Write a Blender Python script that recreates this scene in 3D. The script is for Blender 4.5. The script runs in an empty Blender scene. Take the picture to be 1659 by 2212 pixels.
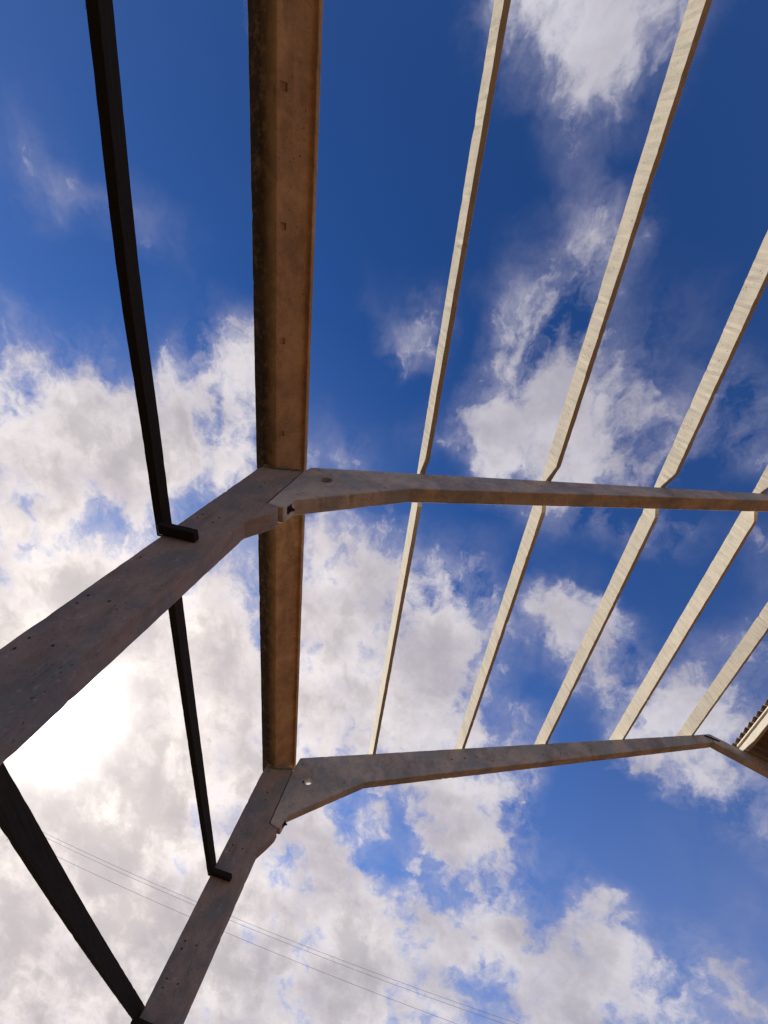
import bpy, bmesh, math, random
from mathutils import Vector, Matrix, noise

random.seed(7)
sc = bpy.context.scene
COL = sc.collection
R = math.radians

# ------------------------------------------------------------------ camera
CAM_POS = Vector((0.0, 0.0, 1.6))
# columns: camera right, camera down, camera forward, in world axes
CR = Matrix(((0.96654940, 0.20409875, -0.15532530),
             (-0.11324786, 0.88298435, 0.45553657),
             (0.23012425, -0.42270834, 0.87656174)))
cd = bpy.data.cameras.new('camera')
cam = bpy.data.objects.new('camera', cd)
COL.objects.link(cam)
right, down, fwd = (CR.col[i].copy() for i in range(3))
m = Matrix.Identity(4)
for i in range(3):
    m[i][0] = right[i]; m[i][1] = -down[i]; m[i][2] = -fwd[i]; m[i][3] = CAM_POS[i]
cam.matrix_world = m
cd.sensor_fit = 'AUTO'
cd.sensor_width = 36.0
cd.lens = 36.0 * 1436.02 / 3333.33
cd.clip_start = 0.05
cd.clip_end = 3000.0
sc.camera = cam

# ------------------------------------------------------------------ light
SUN = Vector((-0.581, 0.716, 0.388)).normalized()
SUN_EL = math.asin(SUN.z)
SUN_AZ = math.atan2(SUN.x, SUN.y)
sd = bpy.data.lights.new('sun', 'SUN')
sd.energy = 4.6
sd.angle = R(0.6)
sd.color = (1.0, 0.93, 0.80)
so = bpy.data.objects.new('sun', sd)
COL.objects.link(so)
so.location = (-30, 40, 40)
so.rotation_euler = SUN.to_track_quat('Z', 'Y').to_euler()

sc.view_settings.view_transform = 'Standard'
sc.view_settings.look = 'None'
sc.view_settings.exposure = 0.75
sc.view_settings.gamma = 1.0
sc.view_settings.use_curve_mapping = False
SKY_STRENGTH = 0.10


# ------------------------------------------------------------------ node helper
class NT:
    def __init__(s, tree):
        s.t = tree; s.n = tree.nodes; s.l = tree.links
    def put(s, sock, v):
        if v is None: return
        if isinstance(v, bpy.types.NodeSocket): s.l.new(v, sock)
        else: sock.default_value = v
    def math(s, op, a, b=None, c=None, clamp=False):
        n = s.n.new('ShaderNodeMath'); n.operation = op; n.use_clamp = clamp
        for i, v in enumerate((a, b, c)): s.put(n.inputs[i], v)
        return n.outputs[0]
    def vmath(s, op, a, b=None, scale=None):
        n = s.n.new('ShaderNodeVectorMath'); n.operation = op
        s.put(n.inputs[0], a); s.put(n.inputs[1], b)
        if scale is not None: s.put(n.inputs['Scale'], scale)
        return n.outputs['Value'] if op in ('DOT_PRODUCT', 'LENGTH', 'DISTANCE') else n.outputs['Vector']
    def noise(s, vec, scale, detail=4.0, rough=0.55, dist=0.0, lac=2.0, out='Fac', dims='3D'):
        n = s.n.new('ShaderNodeTexNoise'); n.noise_dimensions = dims
        s.put(n.inputs['Vector'], vec)
        n.inputs['Scale'].default_value = scale
        n.inputs['Detail'].default_value = detail
        n.inputs['Roughness'].default_value = rough
        n.inputs['Lacunarity'].default_value = lac
        n.inputs['Distortion'].default_value = dist
        return n.outputs[out]
    def remap(s, v, a, b, c=0.0, d=1.0, smooth=True):
        n = s.n.new('ShaderNodeMapRange')
        n.interpolation_type = 'SMOOTHSTEP' if smooth else 'LINEAR'
        s.put(n.inputs[0], v)
        for i, x in zip((1, 2, 3, 4), (a, b, c, d)): s.put(n.inputs[i], x)
        return n.outputs[0]
    def mix(s, fac, a, b, blend='MIX'):
        n = s.n.new('ShaderNodeMix'); n.data_type = 'RGBA'; n.blend_type = blend
        s.put(n.inputs[0], fac)
        for i, v in ((6, a), (7, b)):
            if isinstance(v, (tuple, list)) and len(v) == 3: v = (*v, 1.0)
            s.put(n.inputs[i], v)
        return n.outputs[2]


# ------------------------------------------------------------------ sky with broken cloud
F_PX = 1436.02 * 1659.0 / 2500.0


def sky_dir(x, y):
    """direction of a point of the sky, kept as a fixed world direction"""
    v = CR @ Vector((x - 829.5, y - 1106.0, F_PX))
    return v.normalized()


# cloud masses: direction (as seen), radius, weight
CLOUDS = [
    # large soft cloud high overhead
    (1240, 40, 140, 1.2), (1225, 150, 90, 1.1), (1340, 40, 110, 1.0), (1150, -20, 110, .9), (1030, 20, 65, .6),
    (1385, 120, 60, .45), (1190, 225, 45, .55), (1280, 200, 45, .5), (1110, 350, 36, .38), (1215, 335, 34, .42),
    # veil to the right of the purlins
    (1290, 480, 85, .72), (1215, 575, 65, .75), (1390, 430, 70, .55), (1330, 560, 60, .6), (1070, 655, 48, .68),
    (1130, 715, 65, .62), (1190, 775, 85, .72), (1140, 870, 95, .85), (1025, 925, 60, .95), (1080, 985, 75, .9),
    (1270, 830, 90, .62), (1330, 930, 90, .72), (1250, 990, 85, .85), (1400, 870, 70, .42), (1470, 960, 70, .38),
    (1570, 930, 85, .5), (1610, 860, 60, .42), (1500, 640, 90, .25), (1600, 740, 80, .28), (1420, 720, 60, .25),
    # small wisps in the deep blue
    (820, 620, 40, .62), (850, 690, 42, .68), (880, 745, 32, .6), (800, 575, 28, .5), (742, 562, 24, .45), (738, 462, 30, .5),
    (750, 40, 40, .55), (768, 100, 28, .5), (870, 965, 38, .5), (700, 955, 52, .85), (670, 870, 24, .4),
    (490, 680, 50, .85), (515, 750, 42, .75), (540, 830, 48, .8),
    (110, 400, 95, .34), (220, 440, 60, .32), (320, 430, 50, .36), (440, 470, 45, .3), (30, 320, 60, .3), (500, 5, 36, .4), (20, 90, 50, .3), (380, 560, 60, .2), (560, 400, 50, .2),
    # bright bank on the left
    (25, 610, 44, .65), (60, 672, 28, .6), (110, 750, 46, .7), (40, 800, 65, .75), (200, 820, 68, 1.0), (170, 910, 85, .9),
    (40, 960, 85, .95), (280, 920, 70, .9), (375, 785, 38, .85), (420, 840, 52, .95), (490, 930, 62, 1.0), (400, 985, 85, .95),
    (250, 1030, 85, .95), (110, 1060, 85, .8), (500, 1010, 70, .8), (50, 1230, 55, .6), (130, 1260, 60, .7), (340, 1075, 60, .8),
    (270, 1185, 45, .55), (330, 1240, 60, .35), (30, 1120, 60, .5),
    # bank behind the far bay
    (700, 1300, 95, .95), (800, 1280, 95, .95), (900, 1330, 95, 1.0), (740, 1440, 125, 1.1), (880, 1450, 100, 1.0), (920, 1545, 60, .9),
    (770, 1175, 46, .75), (735, 1120, 32, .62), (840, 1200, 46, .55), (1010, 1350, 75, .7), (1000, 1460, 60, .55), (700, 1560, 90, .9),
    (1000, 1240, 80, .3), (1190, 1190, 36, .62), (1245, 1240, 28, .55), (1240, 1370, 72, .95), (1180, 1340, 46, .7), (1310, 1420, 52, .75),
    (1225, 1490, 46, .75), (1130, 1580, 34, .5), (1060, 1540, 34, .4), (1440, 1530, 72, .85), (1500, 1470, 60, .6), (1340, 1075, 70, .8),
    (1410, 1120, 46, .45), (1475, 1150, 40, .36), (1610, 1225, 60, .72), (1560, 1390, 70, .45), (1620, 1480, 60, .55),
    (1500, 1600, 95, 1.0), (1570, 1690, 70, .95), (1640, 1760, 50, .7), (1400, 1570, 60, .6), (1120, 1110, 50, .3),
    # torn piece below the far rafter
    (920, 1665, 75, .95), (990, 1740, 80, 1.0), (1010, 1830, 62, .95), (1070, 1890, 45, .85), (1100, 1690, 62, .85), (1195, 1860, 36, .5),
    (1090, 1790, 50, .8), (735, 1830, 52, .75), (790, 1770, 30, .5), (650, 1790, 62, .8), (760, 1900, 45, .6), (1180, 1660, 34, .3),
    # heap along the bottom
    (600, 1950, 100, 1.05), (740, 1990, 95, 1.05), (860, 2040, 85, 1.0), (950, 1985, 50, .95), (1060, 2080, 95, 1.0), (1240, 2060, 75, .95),
    (1340, 2080, 75, .95), (1180, 2150, 110, 1.1), (1440, 2160, 85, .95), (1290, 1985, 36, .5), (1600, 2140, 62, .85), (1560, 1960, 46, .62),
    (1640, 1970, 42, .6), (1640, 1840, 36, .5), (1560, 1855, 26, .45), (1475, 1830, 14, .42), (820, 2180, 150, 1.1), (1620, 2220, 80, .9),
    # thick brightness around the sun
    (300, 1330, 95, .75), (470, 1330, 85, .85), (420, 1440, 100, .95), (230, 1480, 160, 1.1), (470, 1620, 130, 1.0), (260, 1720, 160, 1.1),
    (100, 1900, 170, 1.1), (370, 1900, 140, 1.1), (200, 2100, 190, 1.2), (480, 2090, 140, 1.1), (600, 1680, 80, .85), (20, 1480, 110, 1.0),
    (560, 1500, 70, .8), (520, 1250, 60, .5), (40, 1650, 120, 1.0), (120, 1350, 90, .8), (30, 1350, 80, .8), (330, 1580, 120, 1.0), (20, 2150, 150, 1.1), (330, 2200, 150, 1.1), (640, 2150, 120, 1.0),
]


# bake: cloud cover on a coarse sky chart (stereographic about the zenith), kept in colour ramps
SX0, SX1, NXC = -.92, .80, 32
SY0, SY1, NYR = -.30, .98, 30


def cover(sx, sy):
    k = 2.0 / (1 + sx * sx + sy * sy)
    d = Vector((sx * k, sy * k, k - 1))
    a = 0.0
    for c, kk, wt in LOBES:
        e = (d.dot(c) - 1) * kk
        if e > -9: a += wt * math.exp(e)
    return min(a, 1.15)


LOBES = []
for (x, y, r, wt) in CLOUDS:
    c = sky_dir(x, y)
    ang = .5 * (c.angle(sky_dir(x + r, y)) + c.angle(sky_dir(x, y + r)))
    LOBES.append((c, 1.0 / (ang * .70) ** 2, wt))


def build_world():
    w = bpy.data.worlds.new('World'); sc.world = w
    w.use_nodes = True
    w.cycles.sampling_method = 'MANUAL'
    w.cycles.sample_map_resolution = 512
    T = NT(w.node_tree); T.n.clear()
    tc = T.n.new('ShaderNodeTexCoord')
    D = T.vmath('NORMALIZE', tc.outputs['Generated'])
    sep = T.n.new('ShaderNodeSeparateXYZ'); T.put(sep.inputs[0], D)
    dz = T.math('MAXIMUM', sep.outputs[2], 0.0)
    cosg = T.vmath('DOT_PRODUCT', D, tuple(SUN))
    # cloud-deck coordinates: the deck shrinks towards the horizon
    q = T.vmath('SCALE', D, scale=T.math('DIVIDE', 1.0, T.math('ADD', dz, 0.45)))
    st = T.vmath('SCALE', D, scale=T.math('DIVIDE', 1.0, T.math('ADD', dz, 1.0)))
    # tear the masses apart
    w1 = T.vmath('SUBTRACT', T.noise(q, 4.0, 2.0, .5, out='Color'), (.5, .5, .5))
    w2 = T.vmath('SUBTRACT', T.noise(q, 15.0, 4.0, .6, out='Color'), (.5, .5, .5))
    qw = T.vmath('ADD', T.vmath('MULTIPLY', q, (1.35, .85, 1.1)), T.vmath('SCALE', w2, scale=.075))
    sw = T.vmath('ADD', st, T.vmath('SCALE', w1, scale=.09))
    sw = T.vmath('ADD', sw, T.vmath('SCALE', w2, scale=.055))
    ss = T.n.new('ShaderNodeSeparateXYZ'); T.put(ss.inputs[0], sw)
    cu = T.remap(ss.outputs[0], SX0, SX1, 0, 1, smooth=False)
    cv = T.remap(ss.outputs[1], SY0, SY1, 0, NYR - 1, smooth=False)
    acc = None
    for g in range(0, NYR, 3):
        rp = T.n.new('ShaderNodeValToRGB'); T.put(rp.inputs[0], cu)
        el = rp.color_ramp.elements
        rp.color_ramp.interpolation = 'LINEAR'
        while len(el) < NXC: el.new(.5)
        for i in range(NXC):
            el[i].position = i / (NXC - 1)
        for i in range(NXC):
            sx = SX0 + (SX1 - SX0) * i / (NXC - 1)
            el[i].color = (*[cover(sx, SY0 + (SY1 - SY0) * (g + j) / (NYR - 1)) for j in range(3)], 1.0)
        hat = T.vmath('ABSOLUTE', T.vmath('SUBTRACT', cv, (g, g + 1, g + 2)))
        hat = T.vmath('MAXIMUM', T.vmath('SUBTRACT', (1, 1, 1), hat), (0, 0, 0))
        dt = T.vmath('DOT_PRODUCT', rp.outputs[0], hat)
        acc = dt if acc is None else T.math('ADD', acc, dt)
    # the rest of the sky carries the same broken cloud
    behind = T.remap(T.vmath('DOT_PRODUCT', D, tuple(fwd)), .50, .30)
    other = T.remap(T.noise(q, 2.3, 5.0, .6), .42, .62, 0.0, .95)
    acc = T.math('MULTIPLY_ADD', T.math('SUBTRACT', other, acc), behind, acc)
    fb = T.math('SUBTRACT', T.noise(qw, 6.2, 9.0, .62), .5)
    mid = T.math('SUBTRACT', T.noise(qw, 17.0, 7.0, .60), .5)
    acc = T.math('MULTIPLY_ADD', T.math('EXPONENT', T.math('MULTIPLY_ADD', cosg, 7.0, -7.0)), .26, acc)
    dens = T.math('MULTIPLY_ADD', fb, 2.9, acc)
    dens = T.math('MULTIPLY_ADD', mid, 1.5, dens)
    dens = T.math('SUBTRACT', dens, T.remap(acc, .08, .38, .70, .26))
    alpha = T.remap(dens, -.16, .80)
    core = T.remap(dens, .50, 1.45)
    # thin translucent veil around and between the torn pieces
    veil = T.math('MULTIPLY', T.remap(acc, .05, .70), T.math('MULTIPLY_ADD', fb, 3.4, .46, clamp=True))
    alpha = T.math('MAXIMUM', alpha, veil)
    # relief: the side towards the sun is brighter, thick bellies are grey
    qs = T.vmath('ADD', q, tuple(SUN * .09))
    rel = T.math('SUBTRACT', T.noise(q, 6.5, 5.0, .55), T.noise(qs, 6.5, 5.0, .55))
    relief = T.math('MULTIPLY_ADD', rel, 2.8, .52, clamp=True)
    near = T.math('EXPONENT', T.math('MULTIPLY_ADD', cosg, 4.0, -4.0))
    wide = T.math('EXPONENT', T.math('MULTIPLY_ADD', cosg, 1.8, -1.8))
    tight = T.math('EXPONENT', T.math('MULTIPLY_ADD', cosg, 9.0, -9.0))
    thin = T.mix(relief, (.70, .68, .88), (.92, .90, 1.03))
    lit = T.mix(relief, (.76, .735, .82), (1.16, 1.13, 1.16))
    ccol = T.mix(T.remap(dens, .0, .55), thin, lit)
    belly = T.math('MULTIPLY', core, T.math('MULTIPLY_ADD', wide, .62, .14))
    ccol = T.mix(belly, ccol, (.54, .53, .585))
    warm = T.mix(near, (.97, .97, 1.05), (1.12, 1.025, .92))
    ccol = T.mix(1.0, ccol, warm, 'MULTIPLY')
    gain = T.math('MULTIPLY_ADD', near, .26, .74)
    gain = T.math('MULTIPLY_ADD', tight, .20, gain)
    cl = T.vmath('SCALE', ccol, scale=T.math('MULTIPLY', gain, CLOUD_GAIN))
    sky = T.n.new('ShaderNodeTexSky'); sky.sky_type = 'NISHITA'
    sky.sun_disc = False
    sky.sun_elevation = SUN_EL
    sky.sun_rotation = SUN_AZ
    sky.altitude = 100; sky.air_density = 1.0; sky.dust_density = .6; sky.ozone_density = 2.5
    base = T.mix(1.0, sky.outputs[0], SKY_TINT, 'MULTIPLY')
    hz = T.math('MULTIPLY', T.math('EXPONENT', T.math('MULTIPLY', dz, -4.5)), 1.75)
    hz = T.math('MAXIMUM', hz, T.math('MULTIPLY', tight, .85))
    base = T.mix(hz, base, (2.15, 2.30, 3.20))
    col = T.mix(alpha, base, cl)
    # the veiled sun itself
    g1 = T.math('EXPONENT', T.math('MULTIPLY_ADD', cosg, 420.0, -420.0))
    g2 = T.math('EXPONENT', T.math('MULTIPLY_ADD', cosg, 34.0, -34.0))
    glow = T.math('MULTIPLY_ADD', g1, 14.0, T.math('MULTIPLY', g2, .9))
    gc = T.vmath('SCALE', (1.0, .97, .92), scale=glow)
    col = T.vmath('ADD', col, gc)
    bg = T.n.new('ShaderNodeBackground'); bg.inputs['Strength'].default_value = SKY_STRENGTH
    T.put(bg.inputs['Color'], col)
    out = T.n.new('ShaderNodeOutputWorld'); T.l.new(bg.outputs[0], out.inputs[0])


CLOUD_GAIN = 4.6
SKY_TINT = (.10, .36, .76)
build_world()


# ------------------------------------------------------------------ materials
def material(name, rough=.9):
    mt = bpy.data.materials.new(name); mt.use_nodes = True
    T = NT(mt.node_tree)
    b = T.n['Principled BSDF']
    b.inputs['Roughness'].default_value = rough
    b.inputs['Specular IOR Level'].default_value = .25
    tc = T.n.new('ShaderNodeTexCoord')
    return mt, T, b, tc.outputs['Object']


def bump(T, b, h, strength, dist):
    n = T.n.new('ShaderNodeBump'); n.inputs['Strength'].default_value = strength
    n.inputs['Distance'].default_value = dist
    T.put(n.inputs['Height'], h); T.l.new(n.outputs[0], b.inputs['Normal'])


def concrete(name, base, dark, cool, pit=.5, streak=(3, 3, 3), stain=.5, run=.7, grain=.28, painted_shade=False, rel=.55):
    mt, T, b, P = material(name, .92)
    big = T.remap(T.noise(P, 3.4, 6, .62), .42, .60)
    st = T.noise(T.vmath('MULTIPLY', P, streak), 2.0, 6, .65, dist=.4)
    mid = T.remap(st, .45, .75)
    fine = T.noise(P, 85.0, 5, .7)
    c = T.mix(T.math('MULTIPLY', big, .8), base, cool)
    c = T.mix(T.math('MULTIPLY', mid, stain), c, dark)
    speck = T.remap(T.noise(P, 38.0, 3, .5), .62, .74)
    c = T.mix(T.math('MULTIPLY', speck, grain), c, dark)
    patch = T.remap(T.noise(P, 11.0, 7, .72), .50, .60)
    c = T.mix(T.math('MULTIPLY', patch, grain * .75), c, T.mix(.5, c, dark))
    pale = T.remap(T.noise(P, 21.0, 5, .68), .58, .68)
    c = T.mix(T.math('MULTIPLY', pale, grain * .7), c, T.mix(.4, c, (.80, .76, .68)))
    c = T.mix(T.math('MULTIPLY_ADD', fine, .55, -.1, clamp=True), c, T.mix(.35, c, (.75, .72, .66)))
    if painted_shade:                                   # shade of the outer soffit, painted into the colour
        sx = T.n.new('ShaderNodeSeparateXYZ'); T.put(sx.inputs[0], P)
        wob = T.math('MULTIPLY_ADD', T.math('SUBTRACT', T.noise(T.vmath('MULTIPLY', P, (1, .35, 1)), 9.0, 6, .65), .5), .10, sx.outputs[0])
        shade_mask = T.math('MULTIPLY', T.remap(wob, .010, -.165), T.remap(T.noise(P, 16, 5, .7), .30, .55, .62, 1.0))
        c = T.mix(T.math('MULTIPLY', shade_mask, .92), c, (.035, .024, .014))
    oi = T.n.new('ShaderNodeObjectInfo')
    tone = T.math('MULTIPLY_ADD', oi.outputs['Random'], .26, .86)
    c = T.vmath('SCALE', c, scale=tone)
    runs = T.noise(T.vmath('MULTIPLY', P, (7, 7, .9)), 2.6, 5, .7)
    c = T.mix(T.math('MULTIPLY', T.remap(runs, .56, .74), stain * run), c, dark)
    vo = T.n.new('ShaderNodeTexVoronoi'); vo.inputs['Scale'].default_value = 26.0
    vo.inputs['Randomness'].default_value = 1.0
    T.put(vo.inputs['Vector'], T.vmath('ADD', P, T.vmath('SCALE', T.noise(P, 9, 2, .5, out='Color'), scale=.08)))
    gate = T.remap(T.noise(P, 6.5, 2, .5), .48, .62)
    hole = T.math('MULTIPLY', T.remap(vo.outputs['Distance'], .20, .08), gate)
    c = T.mix(T.math('MULTIPLY', hole, .65 * pit), c, (.06, .048, .035))
    T.put(b.inputs['Base Color'], c)
    h = T.math('MULTIPLY_ADD', fine, .35, T.math('MULTIPLY', T.noise(P, 18, 6, .65), .8))
    h = T.math('MULTIPLY_ADD', hole, -.9, h)
    bump(T, b, h, rel, .006)
    return mt


M = {}
M['purlin'] = concrete('cream_concrete', (.51, .455, .37), (.29, .25, .195), (.44, .405, .335), 1.0, (5, 5, 6), .18, .0, .30, False, .24)
M['frame'] = concrete('grey_concrete', (.58, .495, .41), (.22, .155, .105), (.31, .34, .33), 1.0, (1.4, 3, 1.4), .55, .7, .5)
M['column'] = concrete('stained_grey_concrete', (.32, .235, .18), (.12, .078, .056), (.155, .17, .165), 1.0, (2, 3, 1.0), .6, .8, .5)
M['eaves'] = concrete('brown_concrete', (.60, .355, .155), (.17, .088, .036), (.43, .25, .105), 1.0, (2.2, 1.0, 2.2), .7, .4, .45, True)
M['mortar'] = concrete('mortar', (.30, .25, .19), (.12, .09, .06), (.24, .20, .16), .4)


def timber():
    mt, T, b, P = material('creosoted_timber', .95)
    g = T.noise(T.vmath('MULTIPLY', P, (40, 2.2, 40)), 1.5, 6, .65)
    moss = T.remap(T.noise(P, 7.0, 5, .65), .52, .70)
    c = T.mix(g, (.007, .0055, .0045), (.045, .034, .026))
    c = T.mix(T.math('MULTIPLY', moss, .5), c, (.030, .029, .013))
    T.put(b.inputs['Base Color'], c)
    bump(T, b, g, .6, .01)
    return mt


def plain(name, col, rough=.6, metal=0.0, var=.25, scale=30):
    mt, T, b, P = material(name, rough)
    b.inputs['Metallic'].default_value = metal
    n = T.noise(P, scale, 5, .6)
    T.put(b.inputs['Base Color'], T.mix(n, tuple(x * (1 - var) for x in col), tuple(min(1, x * (1 + var)) for x in col)))
    bump(T, b, n, .3, .003)
    return mt


M['timber'] = timber()
M['sheet'] = concrete('fibre_cement', (.20, .135, .10), (.09, .055, .04), (.17, .12, .095), .3, (1, 8, 1), .5)
M['batten'] = plain('weathered_batten', (.50, .43, .34), .85, 0, .2, 20)
M['steel'] = plain('dark_rusty_steel', (.035, .024, .018), .7, .3, .4, 60)
M['cable'] = plain('cable_sheath', (.62, .60, .62), .5, .0, .1, 5)


def ground_mat():
    """bare ochre earth under the frame, unseen dark ground added at the left to cut bounce light"""
    mt, T, b, P = material('earth_and_added_dark', .95)
    a = T.noise(P, .6, 6, .6); f = T.noise(P, 14, 6, .65)
    c = T.mix(a, (.145, .064, .021), (.225, .104, .037))
    c = T.mix(T.math('MULTIPLY', f, .4), c, (.09, .040, .015))
    g = T.mix(f, (.020, .017, .008), (.050, .042, .020))  # dark ground, added to keep bounce light off the eaves beam
    sp = T.n.new('ShaderNodeSeparateXYZ'); T.put(sp.inputs[0], P)
    edge = T.math('MULTIPLY_ADD', T.math('SUBTRACT', a, .5), 1.6, sp.outputs[0])
    c = T.mix(T.remap(edge, -.35, -1.05), c, g)
    T.put(b.inputs['Base Color'], c)
    bump(T, b, f, .5, .03)
    return mt


M['ground'] = ground_mat()


# ------------------------------------------------------------------ mesh helpers
def tag(o, label=None, cat=None, group=None, kind=None):
    for k, v in (('label', label), ('category', cat), ('group', group), ('kind', kind)):
        if v: o[k] = v
    return o


def finish(name, bm, mat, parent=None, origin=(0, 0, 0), cutters=()):
    """bmesh in world coordinates -> one object with its origin at `origin`"""
    bmesh.ops.recalc_face_normals(bm, faces=bm.faces)
    me = bpy.data.meshes.new(name)
    bm.to_mesh(me); bm.free()
    if cutters:
        me = cut(me, cutters)
        me.name = name
    o = bpy.data.objects.new(name, me)
    og = Vector(origin)
    me.transform(Matrix.Translation(-og))
    me.materials.clear(); me.materials.append(M[mat])
    o.location = og
    COL.objects.link(o)
    if parent is not None:
        o.parent = parent
        o.location = og - world_loc(parent)
    return o


def world_loc(o):
    return o.location + (world_loc(o.parent) if o.parent else Vector((0, 0, 0)))


def cut(me, cutters):
    """subtract a set of closed shapes (bolt holes, pockets) from a mesh"""
    cb = bmesh.new()
    for f in cutters: f(cb)
    bmesh.ops.recalc_face_normals(cb, faces=cb.faces)
    cm = bpy.data.meshes.new('cutter'); cb.to_mesh(cm); cb.free()
    a = bpy.data.objects.new('cut_a', me); c = bpy.data.objects.new('cut_b', cm)
    COL.objects.link(a); COL.objects.link(c)
    md = a.modifiers.new('b', 'BOOLEAN'); md.operation = 'DIFFERENCE'; md.object = c; md.solver = 'EXACT'
    dg = bpy.context.evaluated_depsgraph_get(); dg.update()
    res = bpy.data.meshes.new_from_object(a.evaluated_get(dg))
    bpy.data.objects.remove(a); bpy.data.objects.remove(c)
    bpy.data.meshes.remove(cm); bpy.data.meshes.remove(me)
    return res


def rod_y(x, z, y0, y1, r, n=10, rz=None):
    rz = rz or r
    def f(bm):
        rings = [[bm.verts.new((x + r * math.cos(i * 2 * math.pi / n), y, z + rz * math.sin(i * 2 * math.pi / n)))
                  for i in range(n)] for y in (y0, y1)]
        for i in range(n):
            bm.faces.new((rings[0][i], rings[0][(i + 1) % n], rings[1][(i + 1) % n], rings[1][i]))
        bm.faces.new(rings[0]); bm.faces.new(rings[1][::-1])
    return f


def box(bm, x0, x1, y0, y1, z0, z1):
    v = [bm.verts.new((x, y, z)) for x in (x0, x1) for y in (y0, y1) for z in (z0, z1)]
    for q in ((0, 1, 3, 2), (4, 6, 7, 5), (0, 4, 5, 1), (2, 3, 7, 6), (0, 2, 6, 4), (1, 5, 7, 3)):
        bm.faces.new([v[i] for i in q])
    return v


def chamfer(bm, off, ang=25, rough=0.0):
    ed = [e for e in bm.edges if len(e.link_faces) == 2 and e.calc_face_angle(0) > R(ang)]
    bmesh.ops.bevel(bm, geom=ed, offset=off, offset_type='OFFSET', segments=1, profile=.5,
                    affect='EDGES', clamp_overlap=True)
    if rough:
        for v in bm.verts:
            v.co += noise.noise_vector(v.co * 23.0) * rough


def subdivide_outline(pts, step):
    out = []
    for i, a in enumerate(pts):
        b = pts[(i + 1) % len(pts)]
        n = max(1, int(math.hypot(b[0] - a[0], b[1] - a[1]) / step))
        for k in range(n):
            t = k / n
            out.append((a[0] + (b[0] - a[0]) * t, a[1] + (b[1] - a[1]) * t, k == 0))
    return out


def prism(pts, y0, y1, step=.035, jit=.0022, bev=.006):
    """outline in x,z cast between two y planes, with slightly uneven arrises"""
    bm = bmesh.new()
    ol = subdivide_outline(pts, step)
    area = sum(a[0] * b[1] - b[0] * a[1] for a, b in zip(pts, pts[1:] + pts[:1]))
    cen = {}
    for i, (x, z, c_) in enumerate(ol):
        a, b = ol[i - 1], ol[(i + 1) % len(ol)]
        t = Vector((b[0] - a[0], b[1] - a[1])).normalized()
        cen[(x, z)] = (-t.y, t.x) if area > 0 else (t.y, -t.x)
    fr, bk = [], []
    for (x, z, corner) in ol:
        for lst, y in ((fr, y0), (bk, y1)):
            nv = noise.noise_vector(Vector((x * 9 + y, y * 3, z * 9))) * jit
            n2 = noise.noise_vector(Vector((x * 41, y * 7, z * 41))) * jit * .7
            cx_, cz_ = cen[(x, z)]
            chip = max(0.0, noise.noise(Vector((x * 17 + 5, y * 23, z * 17))) - .38) * .022
            nv = nv + Vector((cx_ * chip, 0, cz_ * chip))
            lst.append(bm.verts.new((x + nv.x + n2.x, y, z + nv.z + n2.z)))
    n = len(ol)
    bm.faces.new(fr); bm.faces.new(bk[::-1])
    for i in range(n):
        bm.faces.new((fr[i], fr[(i + 1) % n], bk[(i + 1) % n], bk[i]))
    bmesh.ops.recalc_face_normals(bm, faces=bm.faces)
    chamfer(bm, bev, 35)
    return bm


def loft_y(sections, jit=.002, bev=.004, seed=0.0, close=True):
    """sections: list of (y, [(x,z)...]) -> swept solid with uneven arrises"""
    bm = bmesh.new()
    rings = []
    for y, pts in sections:
        ring = []
        mx = sum(p[0] for p in pts) / len(pts); mz = sum(p[1] for p in pts) / len(pts)
        for j, (x, z) in enumerate(pts):
            nv = noise.noise_vector(Vector((j * 7.3 + seed, y * 5.0, seed * 3.1))) * jit
            n2 = noise.noise_vector(Vector((j * 3.7 + seed, y * 31.0, seed))) * jit * .8
            chip = max(0.0, noise.noise(Vector((j * 5.1 + seed * 2, y * 13.0, seed))) - .36) * jit * 9
            dv = Vector((mx - x, mz - z)); dv = dv.normalized() * min(chip, dv.length * .3) if dv.length else dv
            ring.append(bm.verts.new((x + nv.x + n2.x + dv.x, y, z + nv.z + n2.z + dv.y)))
        rings.append(ring)
    n = len(rings[0])
    for a, b in zip(rings[:-1], rings[1:]):
        for i in range(n):
            bm.faces.new((a[i], a[(i + 1) % n], b[(i + 1) % n], b[i]))
    bm.faces.new(rings[0]); bm.faces.new(rings[-1][::-1])
    bmesh.ops.recalc_face_normals(bm, faces=bm.faces)
    if bev: chamfer(bm, bev, 22)
    return bm


# ------------------------------------------------------------------ ground
bm = bmesh.new()
n = 40
grid = {}
ext = [(-1 if i < n / 2 else 1) * (abs(i / n * 2 - 1) ** 2.2) * 900 for i in range(n + 1)]
for i, x in enumerate(ext):
    for j, y in enumerate(ext):
        d = math.hypot(x, y)
        grid[i, j] = bm.verts.new((x, y, noise.noise(Vector((x * .2, y * .2, 0))) * .03 * min(1, d / 10)))
for i in range(n):
    for j in range(n):
        bm.faces.new((grid[i, j], grid[i + 1, j], grid[i + 1, j + 1], grid[i, j + 1]))
tag(finish('ground', bm, 'ground'), 'bare sandy earth floor and yard under the open frame', None, None, 'structure')

# ------------------------------------------------------------------ the precast frames
RIDGE = 5.04
FT = .15                                    # frame thickness
FRAMES = [                                  # front plane y, rafter top at x=0, slope, soffit knee, soffit slope
    dict(y=-2.92, z0=5.93, s=.380, kz=5.352, ks=.432),
    dict(y=1.65, z0=5.927, s=.378, kz=5.350, ks=.428),
    dict(y=6.22, z0=5.995, s=.389, kz=5.372, ks=.441),
]


def top(fr, x):
    return fr['z0'] + fr['s'] * (x if x <= RIDGE else 2 * RIDGE - x)


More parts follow.
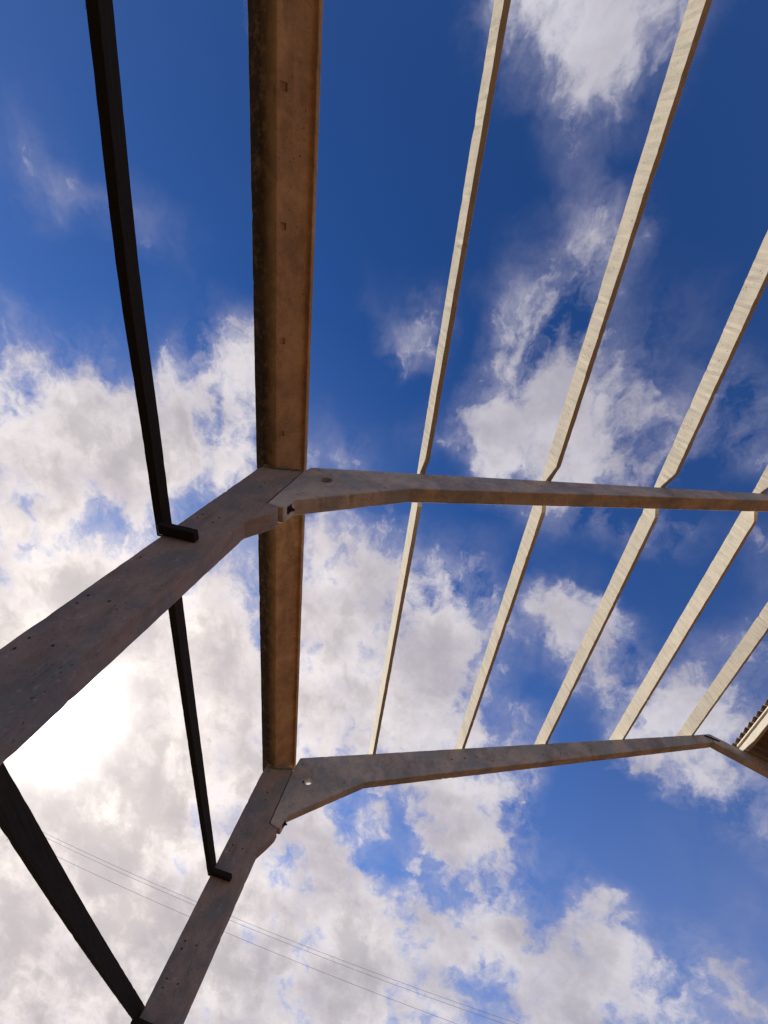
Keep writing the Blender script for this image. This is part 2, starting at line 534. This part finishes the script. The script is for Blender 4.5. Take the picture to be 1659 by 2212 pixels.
COLUMN = [(-1.865, -.25), (-1.488, -.25), (-1.482, 4.12), (-1.478, 4.165), (-1.388, 4.325), (-1.354, 4.40),
          (-1.349, 4.455), (-1.364, 4.484), (-1.480, 4.512), (-1.474, 5.248), (-1.715, 5.176), (-1.850, 5.178), (-1.863, 5.085)]


def rafter_pts(fr):
    kz, ks = fr['kz'], fr['ks']
    return [(-1.467, 4.517), (-1.366, 4.492), (-1.322, 4.497), (-1.306, 4.60), (-1.300, 4.652), (-.45, kz),
            (RIDGE - .002, kz + ks * (RIDGE + .45)), (RIDGE - .002, top(fr, RIDGE)), (-1.443, top(fr, -1.443)), (-1.466, 5.262)]


def mirror(pts):
    return [(2 * RIDGE - x, z) for x, z in pts][::-1]


HOLES_COL = [(-1.664, 4.858), (-1.655, 4.766), (-1.800, 4.140), (-1.800, 4.078), (-1.664, 4.142), (-1.668, 4.066), (-1.812, 3.515),
             (-1.808, 3.118), (-1.810, 3.048), (-1.678, 3.116), (-1.808, 2.780), (-1.808, 2.708), (-1.674, 2.776), (-1.790, 2.25),
             (-1.785, 2.19), (-1.665, 2.245)]
HOLES_COL2 = [(-1.668, 4.848), (-1.650, 4.758), (-1.782, 5.118), (-1.782, 4.164), (-1.785, 4.103), (-1.650, 4.160), (-1.788, 3.249),
              (-1.786, 3.187), (-1.661, 3.248), (-1.789, 2.961), (-1.784, 2.897), (-1.665, 2.956)]
HOLES_RAF = [[], [(.808, 6.071), (1.002, 6.159), (1.197, 6.228), (1.439, 6.225), (2.233, 6.568), (2.524, 6.688), (-.664, 5.255), (-1.351, 5.353)],
             [(.717, 6.097), (.907, 6.177), (1.093, 6.256), (1.172, 6.337), (1.329, 6.270), (2.113, 6.619), (2.387, 6.730), (2.898, 6.964),
              (-.724, 5.277), (-1.375, 5.353), (4.403, 7.641)]]
WHERE_COL = ['behind the viewer', 'nearest the sun glow, carrying the middle joint of the eaves beam', 'at the far end, rising from the bottom edge']
WHERE_RAF = ['behind the viewer', 'crossing the middle of the view', 'at the far end with the ridge joint']

for k, fr in enumerate(FRAMES):
    y0, y1 = fr['y'], fr['y'] + FT
    for side in (0, 1):
        pts = COLUMN if side == 0 else mirror(COLUMN)
        cx = (-1.675 if side == 0 else 2 * RIDGE + 1.675)
        hs = HOLES_COL2 if k == 2 else HOLES_COL
        cut_f = [rod_y(x if side == 0 else 2 * RIDGE - x, z, y0 - .02, y0 + .028, random.uniform(.0075, .011), 10,
                       random.uniform(.007, .010)) for x, z in hs]
        col = finish('concrete_column', prism(pts, y0, y1), 'column', None, (cx, y0 + FT / 2, 0), cut_f)
        if side == 0:
            lab = ['grey concrete column of the left row, behind the camera position',
                   'thick grey concrete column slanting in from the left edge beside the sun',
                   'grey concrete column rising from the bottom edge at the far end'][k]
        else:
            lab = ['grey concrete column of the right row, behind the camera position',
                   'grey concrete column of the right row, under the middle frame',
                   'grey concrete column of the right row, under the far frame'][k]
        tag(col, lab, 'column', 'columns of the concrete frame', 'thing')
        if side == 0:
            # uneven mortar bed squeezed out under the eaves beam
            mb = bmesh.new()
            prof = [(-1.846, 5.180), (-1.715, 5.178), (-1.482, 5.244), (-1.490, 5.262), (-1.60, 5.232), (-1.640, 5.262), (-1.715, 5.183), (-1.846, 5.230)]
            secs = []
            for i in range(7):
                y = y0 - .012 + (FT + .018) * i / 6
                secs.append((y, [(x + noise.noise(Vector((x * 30, y * 40, k))) * .012, z) for x, z in prof]))
            mb.free()
            finish('mortar_bed', loft_y(secs, .001, 0), 'mortar', col, (-1.66, y0 + .07, 5.2))

        # rafter
        rp = rafter_pts(fr)
        hr = HOLES_RAF[k]
        X = (lambda x: x) if side == 0 else (lambda x: 2 * RIDGE - x)
        cuts = [rod_y(X(x), z, y0 - .02, y0 + .022, random.uniform(.008, .0125), 10, random.uniform(.007, .012)) for x, z in hr]
        cuts.append(rod_y(X(-1.205), 5.165, y0 - .05, y1 + .05, .056, 18, .062))          # lifting hole right through
        if k == 2 and side == 0:
            cuts.append(rod_y(-1.268, 5.125, y0 - .05, y0 + .05, .014, 8, .02))
        pts = rp if side == 0 else mirror(rp)
        ra = finish('concrete_rafter', prism(pts, y0 + .002, y1 - .002), 'frame', None, (X(-1.2), y0 + FT / 2, 4.5), cuts)
        if side == 0:
            lab = ['grey concrete rafter of the left slope, behind the camera position',
                   'long haunched concrete rafter crossing the middle of the view to the right edge',
                   'haunched concrete rafter at the far end, running up to the ridge joint'][k]
        else:
            lab = ['grey concrete rafter of the right slope, behind the camera position',
                   'concrete rafter of the right slope, under the middle frame ridge',
                   'concrete rafter falling to the right from the far ridge, below the corrugated roof'][k]
        tag(ra, lab, 'rafter', 'rafters of the concrete frame')
        # bolt through the foot of the haunch
        bb = bmesh.new()
        for (cx2, cy2, cz2, r, l) in ((X(-1.306), y0 + .055, 4.585, .017, .05),):
            sgn = 1 if side == 0 else -1
            for nn, rr, a, b2 in ((6, r * 1.35, 0.0, .018), (10, r * .7, .018, .04)):
                ring = []
                for xx in (a, b2):
                    ring.append([bb.verts.new((cx2 + sgn * xx, cy2 + rr * math.cos(i * 2 * math.pi / nn),
                                               cz2 + rr * math.sin(i * 2 * math.pi / nn))) for i in range(nn)])
                for i in range(nn):
                    bb.faces.new((ring[0][i], ring[0][(i + 1) % nn], ring[1][(i + 1) % nn], ring[1][i]))
                bb.faces.new(ring[0]); bb.faces.new(ring[1][::-1])
            box(bb, min(cx2 - sgn * .008, cx2 + sgn * .004), max(cx2 - sgn * .008, cx2 + sgn * .004), cy2 - .032, cy2 + .032, cz2 - .035, cz2 + .035)
        finish('bolt', bb, 'steel', ra, (X(-1.306), y0 + .055, 4.585))
    # dark splice plate let into the ridge joint
    zt = top(fr, RIDGE)
    pb = prism([(RIDGE - .125, zt - .085), (RIDGE + .10, zt - .125), (RIDGE + .125, zt - .098), (RIDGE - .02, zt - .068),
                (RIDGE - .10, zt - .052)], y0 - .006, y0 + .03, .2, .001, .002)
    lefts = [o for o in COL.objects if o.name.startswith('concrete_rafter') and abs(o.location.y - (y0 + FT / 2)) < .01 and o.location.x < 0]
    finish('splice_plate', pb, 'steel', lefts[0], (RIDGE, y0, zt - .09))

# ------------------------------------------------------------------ eaves beams (precast gutter beams on the left columns)
EAVES = [(-1.956, 5.262), (-1.862, 5.222), (-1.717, 5.186), (-1.5505, 5.410), (-1.519, 5.400), (-1.512, 5.440), (-1.520, 5.470), (-1.600, 5.470),
         (-1.700, 5.330), (-1.84, 5.350), (-1.900, 5.460), (-1.962, 5.460)]
POCKETS = [-2.05, -1.093, -.300, .515, 1.312]


def pocket(y, s=.024):
    def f(b):
        vs = box(b, -.026, .026, y - s, y + s, -.03, .013)
        e = Vector((.597, .802)); nn_ = Vector((-.802, .597))     # along and into the sloping face
        for v in vs:
            p = Vector((-1.683, 5.2317)) + e * v.co.x + nn_ * v.co.z
            v.co.x, v.co.z = p.x, p.y
    return f


for bay, (ya, yb) in enumerate(((-2.83, 1.722), (1.729, 6.52))):
    secs = []
    ns = 110
    for i in range(ns + 1):
        y = ya + (yb - ya) * i / ns
        secs.append((y, EAVES))
    cuts = [pocket(y) for y in (POCKETS if bay == 0 else [2.75, 3.6, 4.45, 5.3])]
    if bay == 1: cuts = []
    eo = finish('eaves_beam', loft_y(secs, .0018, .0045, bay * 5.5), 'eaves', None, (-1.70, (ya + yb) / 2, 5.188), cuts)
    tag(eo, ['wide brown concrete eaves beam running overhead to the top edge, with square pockets',
             'brown concrete eaves beam between the two left columns, without pockets'][bay], 'beam', 'eaves beams on the left columns', 'thing')

# ------------------------------------------------------------------ purlins
PD, PWB, DR = .185, .045, math.tan(R(5.0))    # depth, width of the soffit, draft of the sides
PUR = [  # ratio x/z (from eye height) of the lower left arris at the middle frame and at the far frame
    (-.0935, -.1065), (.1995, .1812), (.4365, .4127), (.6230, .6030), (.7745, .7555)]


def seat_x(fr, r, drop):
    z0 = fr['z0'] - 1.6 - drop
    return r * z0 / (1 - r * fr['s'])


def purlin_section(xm, zm, s, raise_=0.0):
    a = math.atan(s)
    u = Vector((math.cos(a), math.sin(a))); v = Vector((-math.sin(a), math.cos(a)))
    o = Vector((xm, zm))
    lo = raise_
    pts = [o + v * lo - u * (lo * DR), o + u * (PWB + lo * DR) + v * lo, o + u * (PWB + PD * DR) + v * PD, o - u * (PD * DR) + v * PD]
    return [(p.x, p.y) for p in pts]


def purlin(fa, xa, za, sa, fb, xb, zb, sb, ya, yb, tapers, seed):
    """solid between y=ya..yb; soffit arris runs (xa,za)->(xb,zb); tapers: list of (y_start, y_end) where the soffit rises"""
    ys = set()
    n = 130
    for i in range(n + 1): ys.add(round(ya + (yb - ya) * i / n, 4))
    for (p, q_, _h) in tapers: ys.add(p); ys.add(q_)
    secs = []
    for y in sorted(ys):
        t = (y - fa) / (fb - fa)
        up = 0.0
        for (p, q_, h) in tapers:
            w = (y - p) / (q_ - p)
            up = max(up, h * min(1, max(0, w)))
        secs.append((y, purlin_section(xa + (xb - xa) * t, za + (zb - za) * t, sa + (sb - sa) * t, up)))
    return loft_y(secs, .0028, .004, seed)


f0, f1, f2 = FRAMES
PLAB1 = ['cream concrete purlin of the near bay next to the eaves beam', 'cream concrete purlin of the near bay, second up from the eaves beam',
         'cream concrete purlin of the near bay, third up from the eaves beam', 'cream concrete purlin of the near bay, its end just showing at the right edge',
         'cream concrete purlin of the near bay closest to the ridge']
PLAB2 = ['cream concrete purlin of the far bay next to the eaves beam', 'cream concrete purlin of the far bay, second up from the eaves beam',
         'cream concrete purlin of the far bay, third up from the eaves beam', 'cream concrete purlin of the far bay, fourth up from the eaves beam',
         'cream concrete purlin of the far bay closest to the far ridge joint']
DROP = .09
for i, (r1, r2) in enumerate(PUR):
    x1 = seat_x(f1, r1, DROP); z1 = f1['z0'] + f1['s'] * x1 - DROP
    x2 = seat_x(f2, r2, -.004); z2 = f2['z0'] + f2['s'] * x2 + .004
    # near bay: from the frame behind the viewer to the middle frame
    rn = r1 + (r1 - r2) * .35
    x0 = seat_x(f0, rn, DROP); z0 = f0['z0'] + f0['s'] * x0 - DROP
    lift = DROP + .006
    b = purlin(f0['y'], x0, z0, f0['s'], f1['y'], x1, z1, f1['s'], -2.84, 1.722,
               [(f1['y'] - .20, f1['y'] - .004, lift), (f0['y'] + FT + .20, f0['y'] + FT + .004, lift)], 3.3 * i)
    o = finish('concrete_purlin', b, 'purlin', None, (x1, -.6, (z0 + z1) / 2))
    tag(o, PLAB1[i], 'purlin', 'purlins of the near bay')
    b = purlin(f1['y'] + FT, x1, z1, f1['s'], f2['y'], x2, z2, f2['s'], 1.729, f2['y'] + .40,
               [(f1['y'] + FT + .19, f1['y'] + FT + .004, lift)], 3.3 * i + 31)
    o = finish('concrete_purlin', b, 'purlin', None, (x1, 4.0, (z1 + z2) / 2))
    tag(o, PLAB2[i], 'purlin', 'purlins of the far bay')

# right slope of the far bay: purlins that still carry the corrugated roof
A2 = math.atan(f2['s'])


def right_slope(fr, d):
    """point at distance d down the right slope, at rafter-top level"""
    a = math.atan(fr['s'])
    return RIDGE + d * math.cos(a), top(fr, RIDGE) - d * math.sin(a)


PR = [.46, 1.75, 3.05, 4.35, 5.65]
for i, d in enumerate(PR):
    secs = []
    ya, yb = 1.729, f2['y'] + .11
    for j in range(33):
        y = ya + (yb - ya) * j / 32
        up = 0.0
        for (p, q_) in ((f1['y'] + FT + .19, f1['y'] + FT + .004),):
            up = max(up, .075 * min(1, max(0, (y - p) / (q_ - p))))
        up = max(up, .075 * min(1, max(0, (y - f2['y'] + .20) / .196)))
        t = (y - f1['y']) / (f2['y'] - f1['y'])
        xa, za = right_slope(f1, d); xb, zb = right_slope(f2, d)
        x = xa + (xb - xa) * t; z = za + (zb - za) * t - .07
        u = Vector((math.cos(A2), -math.sin(A2))); v = Vector((math.sin(A2), math.cos(A2)))
        o_ = Vector((x, z))
        pts = [o_ + v * up - u * (up * DR), o_ + u * (PWB + up * DR) + v * up, o_ + u * (PWB + PD * DR) + v * PD, o_ - u * (PD * DR) + v * PD]
        secs.append((y, [(p.x, p.y) for p in pts]))
    x, z = right_slope(f2, d)
    po = finish('concrete_purlin', loft_y(secs, .002, .004, 70 + i), 'purlin', None, (x, 4.0, z))
    tag(po, ['cream concrete purlin under the upper edge of the corrugated roof at the right', 'concrete purlin second from the ridge under the corrugated roof',
             'concrete purlin third from the ridge under the corrugated roof', 'concrete purlin fourth from the ridge under the corrugated roof',
             'lowest concrete purlin under the corrugated roof'][i], 'purlin', 'purlins of the roofed slope')
    # timber batten on top, to which the sheets are hooked
    if i == 0:
        secs = []
        for j in range(17):
            y = 1.74 + (f2['y'] + .10 - 1.74) * j / 16
            t = (y - f1['y']) / (f2['y'] - f1['y'])
            xa, za = right_slope(f1, d); xb, zb = right_slope(f2, d)
            o_ = Vector((xa + (xb - xa) * t, za + (zb - za) * t - .07)) + v * (PD + .012) - u * .045
            secs.append((y, [tuple(o_), tuple(o_ + u * .07), tuple(o_ + u * .07 + v * .042), tuple(o_ + v * .042)]))
        bo = finish('batten', loft_y(secs, .0015, .002, 91), 'batten', po, (x, 4.0, z + .12))
        # thin packers between purlin and batten
        for yy in (2.4, 3.6, 4.8, 6.0):
            pk = bmesh.new()
            t = (yy - f1['y']) / (f2['y'] - f1['y'])
            xa, za = right_slope(f1, d); xb, zb = right_slope(f2, d)
            o_ = Vector((xa + (xb - xa) * t, za + (zb - za) * t - .07)) + v * (PD - .003) - u * .005
            vs = box(pk, 0, .045, yy - .03, yy + .03, 0, .0145)
            for w_ in vs:
                pxy = o_ + u * w_.co.x + v * w_.co.z
                w_.co.x, w_.co.z = pxy.x, pxy.y
            finish('packer', pk, 'steel', bo, (o_.x, yy, o_.y))

# corrugated sheets
root = bpy.data.objects.new('corrugated_roof', None)
rx, rz = right_slope(f2, .3)
root.location = (rx, 4.0, rz)
COL.objects.link(root)
tag(root, 'corrugated sheet roof over the right slope, cut off at the right edge', 'roof', None, 'thing')
PITCH = .142
u = Vector((math.cos(A2), -math.sin(A2))); v = Vector((math.sin(A2), math.cos(A2)))
for row, (d0, d1) in enumerate(((.40, 3.12), (3.00, 5.95))):
    for s in range(6):
        yb = f2['y'] + .42 - s * PITCH * 6.5
        ya = yb - PITCH * 7.0
        bm = bmesh.new()
        nx, ny = 3, 84
        lay = []
        for side in (0, 1):
            g = {}
            for a in range(nx + 1):
                d = d0 + (d1 - d0) * a / nx
                for c in range(ny + 1):
                    y = ya + (yb - ya) * c / ny
                    t = (y - f1['y']) / (f2['y'] - f1['y'])
                    xa, za = right_slope(f1, d); xb, zb = right_slope(f2, d)
                    ph = (y - f2['y']) / PITCH * 2 * math.pi
                    h = PD - .07 + .060 + .027 * (1 + math.cos(ph)) + (.0075 if side else 0) - row * .011 + s * .0012
                    pt = Vector((xa + (xb - xa) * t, za + (zb - za) * t)) + v * h
                    g[a, c] = bm.verts.new((pt.x, y, pt.y))
            lay.append(g)
        for side, g in enumerate(lay):
            for a in range(nx):
                for c in range(ny):
                    bm.faces.new((g[a, c], g[a + 1, c], g[a + 1, c + 1], g[a, c + 1]))
        g0, g1 = lay
        for c in range(ny):
            for a in (0, nx):
                bm.faces.new((g0[a, c], g0[a, c + 1], g1[a, c + 1], g1[a, c]))
        for a in range(nx):
            for c in (0, ny):
                bm.faces.new((g0[a, c], g0[a + 1, c], g1[a + 1, c], g1[a, c]))
        x, z = right_slope(f2, d0)
        finish('roof_sheet', bm, 'sheet', root, (x, (ya + yb) / 2, z + .15))

# ------------------------------------------------------------------ dark timber side rails with their cleats
RW, RH = .060, .088


def key_at(keys, y):
    """smooth (Catmull-Rom) bend through the keys"""
    for i in range(len(keys) - 1):
        a, b = keys[i], keys[i + 1]
        if y <= b[0] or i == len(keys) - 2:
            p = keys[max(i - 1, 0)]; q_ = keys[min(i + 2, len(keys) - 1)]
            t = (y - a[0]) / (b[0] - a[0]); L = b[0] - a[0]
            res = []
            for c in (1, 2, 3):
                m0 = (b[c] - p[c]) / (b[0] - p[0]) * L; m1 = (q_[c] - a[c]) / (q_[0] - a[0]) * L
                res.append((2 * t ** 3 - 3 * t * t + 1) * a[c] + (t ** 3 - 2 * t * t + t) * m0
                           + (-2 * t ** 3 + 3 * t * t) * b[c] + (t ** 3 - t * t) * m1)
            return res


def rail(keys, seed):
    """keys: (y, x of inner face, z of top)"""
    bm_secs = []
    ya, yb = keys[0][0], keys[-1][0]
    n = 90
    for i in range(n + 1):
        y = ya + (yb - ya) * i / n
        x, z, h = key_at(keys, y)
        r = lambda q_: noise.noise(Vector((y * 9, q_, seed))) * .0013 + noise.noise(Vector((y * 60, q_, seed))) * .0011
        bm_secs.append((y, [(x + r(1) * .3, z - h + r(2)), (x + r(3) * .4, z + r(4)), (x - RW * .5, z + r(5)), (x - RW + r(6), z + r(7)),
                            (x - RW + r(8), z - h * .5), (x - RW + r(9) * 1.4, z - h + r(10) * 1.2), (x - RW * .5, z - h + r(11) * .6)]))
    return loft_y(bm_secs, .0006, 0, seed)


def tufts(bmx, keys, count, seed):
    """splinters and dry moss hanging on the outer lower edge"""
    rnd = random.Random(seed)
    for _ in range(count):
        y = rnd.uniform(keys[0][0] + .1, keys[-1][0] - .1)
        for (a, b) in zip(keys[:-1], keys[1:]):
            if a[0] <= y <= b[0]:
                t = (y - a[0]) / (b[0] - a[0])
                x = a[1] + (b[1] - a[1]) * t - RW; z = a[2] + (b[2] - a[2]) * t - (a[3] + (b[3] - a[3]) * t)
        for q_ in range(rnd.randint(1, 4)):
            L = rnd.uniform(.006, .022); r = rnd.uniform(.0012, .0028)
            base = Vector((x + rnd.uniform(-.002, .012), y + rnd.uniform(-.02, .02), z + rnd.uniform(0, .012)))
            tip = base + Vector((rnd.uniform(-1, .1), rnd.uniform(-.6, .6), rnd.uniform(-.9, .1))).normalized() * L
            ring = [bmx.verts.new(base + Vector((math.cos(k * 2.1) * r, math.sin(k * 2.1) * r, 0))) for k in range(3)]
            tv = bmx.verts.new(tip)
            for k in range(3): bmx.faces.new((ring[k], ring[(k + 1) % 3], tv))
            bmx.faces.new(ring[::-1])


RAILS = [
    ([(-2.84, -1.800, 3.905, .085), (-.95, -1.860, 3.910, .086), (.10, -1.899, 3.918, .092), (1.0, -1.890, 3.917, .088), (1.70, -1.884, 3.913, .085)],
     'black timber side rail of the near bay, bowed, running to the top edge',
     (1.65, 3.826)),
    ([(1.74, -1.884, 3.925, .092), (3.6, -1.888, 3.945, .098), (6.40, -1.884, 3.972, .098)],
     'dark timber side rail between the two left columns, upper one', (6.22, 3.872)),
    ([(1.74, -1.884, 2.515, .112), (2.5, -1.884, 2.556, .112), (4.2, -1.884, 2.640, .108), (6.40, -1.884, 2.770, .100)],
     'thick dark timber side rail low at the left, between the two left columns', (6.22, 2.660)),
]
for i, (keys, lab, (cy, cz)) in enumerate(RAILS):
    b = rail(keys, 11.0 + i * 9)
    ro = finish('timber_rail', b, 'timber', None, (-1.915, (keys[0][0] + keys[-1][0]) / 2, keys[0][2] - .05))
    tag(ro, lab, 'rail', 'timber side rails')
    tb = bmesh.new()
    tufts(tb, keys, 34, 40 + i)
    tag(finish('moss', tb, 'timber', ro, (-1.94, cy, cz)), kind='stuff')
    cb = bmesh.new()
    box(cb, -1.890, -1.617, cy - .080, cy - .002, cz - .052, cz + .001)
    for e in range(4):
        bmesh.ops.subdivide_edges(cb, edges=[e_ for e_ in cb.edges if e_.calc_length() > .06], cuts=1, use_grid_fill=True)
    chamfer(cb, .005, 35)
    for v_ in cb.verts:
        v_.co += noise.noise_vector(v_.co * 40) * .0025
    finish('cleat', cb, 'timber', ro, (-1.786, cy - .04, cz - .026))

# ------------------------------------------------------------------ overhead cables beyond the building
for i, (zc, xc, k, lab) in enumerate(((9.86, -.5, .00190, 'upper thin overhead cable of the close pair crossing the lower sky'),
                                      (9.72, -.5, .00190, 'lower thin overhead cable of the close pair crossing the lower sky'),
                                      (9.27, 1.0, .00162, 'single thin overhead cable below the pair in the lower sky'))):
    bm = bmesh.new()
    n = 60
    prev = None
    for j in range(n + 1):
        x = -42 + 84 * j / n
        z = zc + k * (x - xc) ** 2
        ring = [bm.verts.new((x, 26.5 + .0055 * math.cos(a * math.pi / 3), z + .0055 * math.sin(a * math.pi / 3))) for a in range(6)]
        if prev:
            for a in range(6):
                bm.faces.new((prev[a], prev[(a + 1) % 6], ring[(a + 1) % 6], ring[a]))
        else:
            bm.faces.new(ring)
        prev = ring
    bm.faces.new(prev[::-1])
    tag(finish('overhead_cable', bm, 'cable', None, (0, 26.5, zc)), lab, 'cable', 'overhead cables')

# ------------------------------------------------------------------ render settings
sc.render.engine = 'CYCLES'
sc.cycles.max_bounces = 6
sc.cycles.diffuse_bounces = 4
